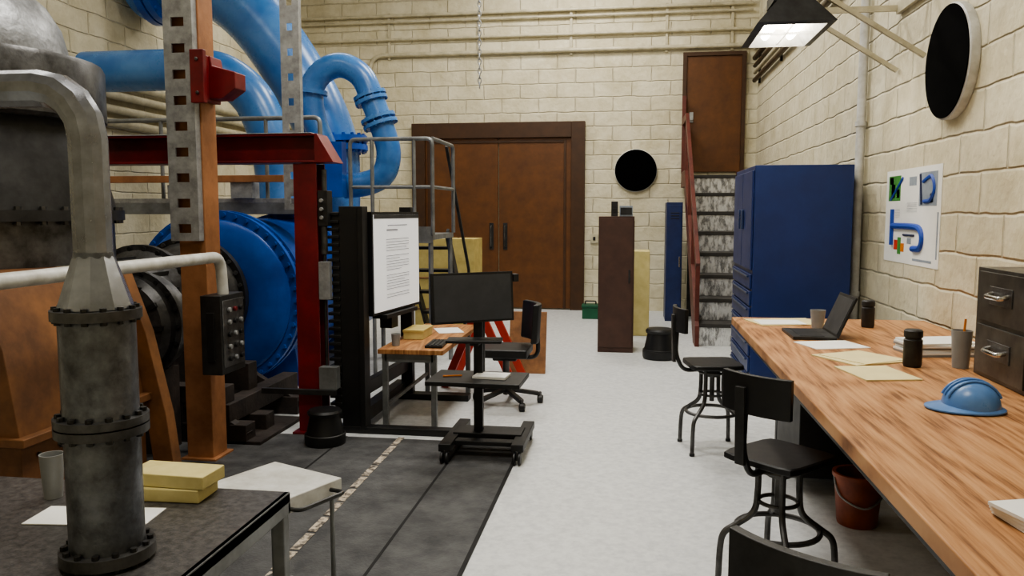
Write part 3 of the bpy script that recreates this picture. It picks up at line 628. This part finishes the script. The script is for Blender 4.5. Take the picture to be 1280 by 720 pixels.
# vessel + casing
b=B('domed_separator_vessel');vx,vy=-3.87,4.2
b.lathe((vx,vy,0),(0,0,1),[(.78,1.302),(.78,1.56)],M_gun,56)
b.flange((vx,vy,1.58),(0,0,1),.84,.06,M_dgrey,40,M_gun,.018,56)
b.lathe((vx,vy,0),(0,0,1),[(.8,1.6),(.74,1.85),(.66,2.14),(.74,2.14)],M_dgrey,56)
b.lathe((vx,vy,0),(0,0,1),[(.74,2.12),(.765,2.14),(.765,2.44),(.75,2.47)],M_gun,56)
b.lathe((vx,vy,0),(0,0,1),[(.75,2.465),(.62,2.48),(.58,2.5),(.57,2.56),(.54,2.68),(.47,2.8),(.37,2.89),(.24,2.95),(.1,2.98),(.02,2.985)],M_cast,56)
for t,z in((-1.2,1.9),(-1.25,1.8),(-1.0,1.92)): b.cyl((vx+.6*math.cos(t),vy+.6*math.sin(t),z),(vx+.75*math.cos(t),vy+.75*math.sin(t),z),.025,M_white,n=14)
for x in(-4.4,-3.4): b.bb(x-.05,x+.05,4.55,4.65,0,1.302,M_dgrey)
b.fin()
b=B('machine_casing')
b.bb(-4.9,-2.62,3.05,3.95,0,.6,M_rust);b.bb(-4.9,-2.8,3.05,3.95,.6,1.3,M_rust)
b.prism([(-2.8,3.05,1.3),(-2.8,3.05,.6),(-2.62,3.05,.6),(-2.68,3.05,1.0)],(0,.9,0),M_rust)
b.bb(-4.9,-2.78,3.0,3.98,1.275,1.301,M_rust);b.bb(-4.9,-2.58,3.02,3.98,.58,.62,M_rust)
b.bb(-3.75,-3.7,2.99,3.05,0,1.28,M_crib);b.bb(-4.9,-2.62,3.01,3.05,.28,.31,M_crib)
prof=[(-2.72,3.955,1.28),(-2.6,3.955,.95),(-2.5,3.955,.5),(-2.44,3.955,0),(-2.56,3.955,0),(-2.62,3.955,.5),(-2.72,3.955,.9),(-2.84,3.955,1.2)]
b.prism(prof,(0,.08,0),M_rust)
b.bar((-2.61,3.3,.02),(-2.61,3.8,.55),.02,.06,M_crib,(1,0,0));b.bb(-2.805,-2.795,3.48,3.5,.62,1.27,M_crib)
for i in range(6): b.cyl((-2.62,3.15+.14*i,.52),(-2.605,3.15+.14*i,.52),.012,M_gun,n=6)
b.fin(.008)
# ---------------------------------------------------------------- foreground
TZ=.70
b=B('steel_work_table')
b.bb(-2.3,-1.08,1.45,2.38,TZ-.035,TZ,M_tabtop);b.bb(-2.3,-1.08,1.45,1.47,TZ-.07,TZ-.03,M_rail);b.bb(-1.1,-1.08,1.45,2.38,TZ-.07,TZ,M_rail);b.bb(-2.3,-1.08,2.36,2.38,TZ-.07,TZ-.03,M_rail)
for x in(-2.28,-1.125):
    for y in(1.46,2.335): b.bb(x,x+.04,y,y+.04,0,TZ-.03,M_rail)
b.bb(-1.12,-1.09,1.5,2.34,.15,.18,M_rail);b.bb(-2.28,-1.1,2.34,2.36,.15,.18,M_rail)
b.fin(.004)
b=B('steel_exhaust_pipe');px,py=-1.335,1.83;o=(px,py,0)
b.lathe(o,(0,0,1),[(.09,TZ+.02),(.09,1.34),(.088,1.345),(.05,1.46),(.046,1.5)],M_steel2,40)
b.flange((px,py,TZ+.026),(0,0,1),.115,.03,M_gun,14,M_dgrey,.009);b.flange((px,py,1.05),(0,0,1),.112,.022,M_gun,14,M_dgrey,.009);b.flange((px,py,1.075),(0,0,1),.112,.02,M_gun,14,M_dgrey,.009);b.flange((px,py,1.345),(0,0,1),.106,.025,M_gun,14,M_dgrey,.008)
b.lathe(o,(0,0,1),[(.09,1.36),(.055,1.47),(.048,1.49)],M_steel,10)
pts=[Vector((px,py,1.45)),Vector((px,py,1.78))]
for k in range(1,5):
    t=k*math.pi/2/4;pts.append(Vector((px-.12+.12*math.cos(t),py,1.78+.125*math.sin(t))))
pts+=[Vector((px-1.25,py,1.905))]
b.tube(pts,.046,M_steel,12);b.flange((px-1.2,py,1.905),(1,0,0),.09,.03,M_gun,10)
b.tube(fillet([(px-1.2,py,1.905),(px-1.4,py,1.905),(px-1.4,py,0)],.12),.046,M_steel,16)
b.fin(0,25)
b=B('foam_block');b.box((-1.45,2.29,TZ+.022),(.27,.13,.042),M_yel,.03);b.box((-1.43,2.3,TZ+.065),(.27,.13,.042),M_yel,-.04);b.fin(.004)
b=B('grey_cup');b.lathe((-1.8,2.22,TZ+.001),(0,0,1),[(.027,0),(.036,.14),(.033,.14),(.024,.01)],M_cup,24);b.fin()
b=B('paper_sheet');b.box((-1.56,2.09,TZ+.0025),(.36,.14,.003),M_paper,.1);b.fin()
b=B('utility_tray_cart');c=Vector((-1.31,2.74,0));a=.42;Rz=Matrix.Rotation(-a,3,'Z')
def L(x,y,z): return c+Rz@Vector((x,y,z))
b.box(L(0,0,.57),(.37,.34,.06),M_white,-a)
for x in(-.16,.16):
    for y in(-.14,.14): b.cyl(L(x,y,0),L(x,y,.545),.009,M_rail,n=10)
b.box(L(0,0,.15),(.33,.3,.015),M_rail,-a)
b.tube(fillet([L(.18,-.11,.57),L(.26,-.11,.575),L(.26,.11,.575),L(.18,.11,.57)],.03),.008,M_dgrey,8);b.fin(.006)
# ---------------------------------------------------------------- world/camera
w=bpy.data.worlds.new('world');scene.world=w;w.use_nodes=True;w.node_tree.nodes['Background'].inputs[0].default_value=(.8,.85,.9,1);w.node_tree.nodes['Background'].inputs[1].default_value=.3
try: scene.view_settings.look='AgX - Medium High Contrast'
except Exception: pass
scene.view_settings.exposure=.0
psi=math.atan(150/math.hypot(1000,95));th=math.atan(95/1000)
F=Vector((-math.sin(psi)*math.cos(th),math.cos(psi)*math.cos(th),-math.sin(th)));R=Vector((math.cos(psi),math.sin(psi),0));U=R.cross(F)
cd=bpy.data.cameras.new('camera');cd.sensor_width=36;cd.lens=36*1000/1280;cd.clip_start=.05
co=bpy.data.objects.new('camera',cd);mm=Matrix((R,U,-F)).transposed().to_4x4();mm.translation=(0,0,1.6);co.matrix_world=mm
scene.collection.objects.link(co);scene.camera=co
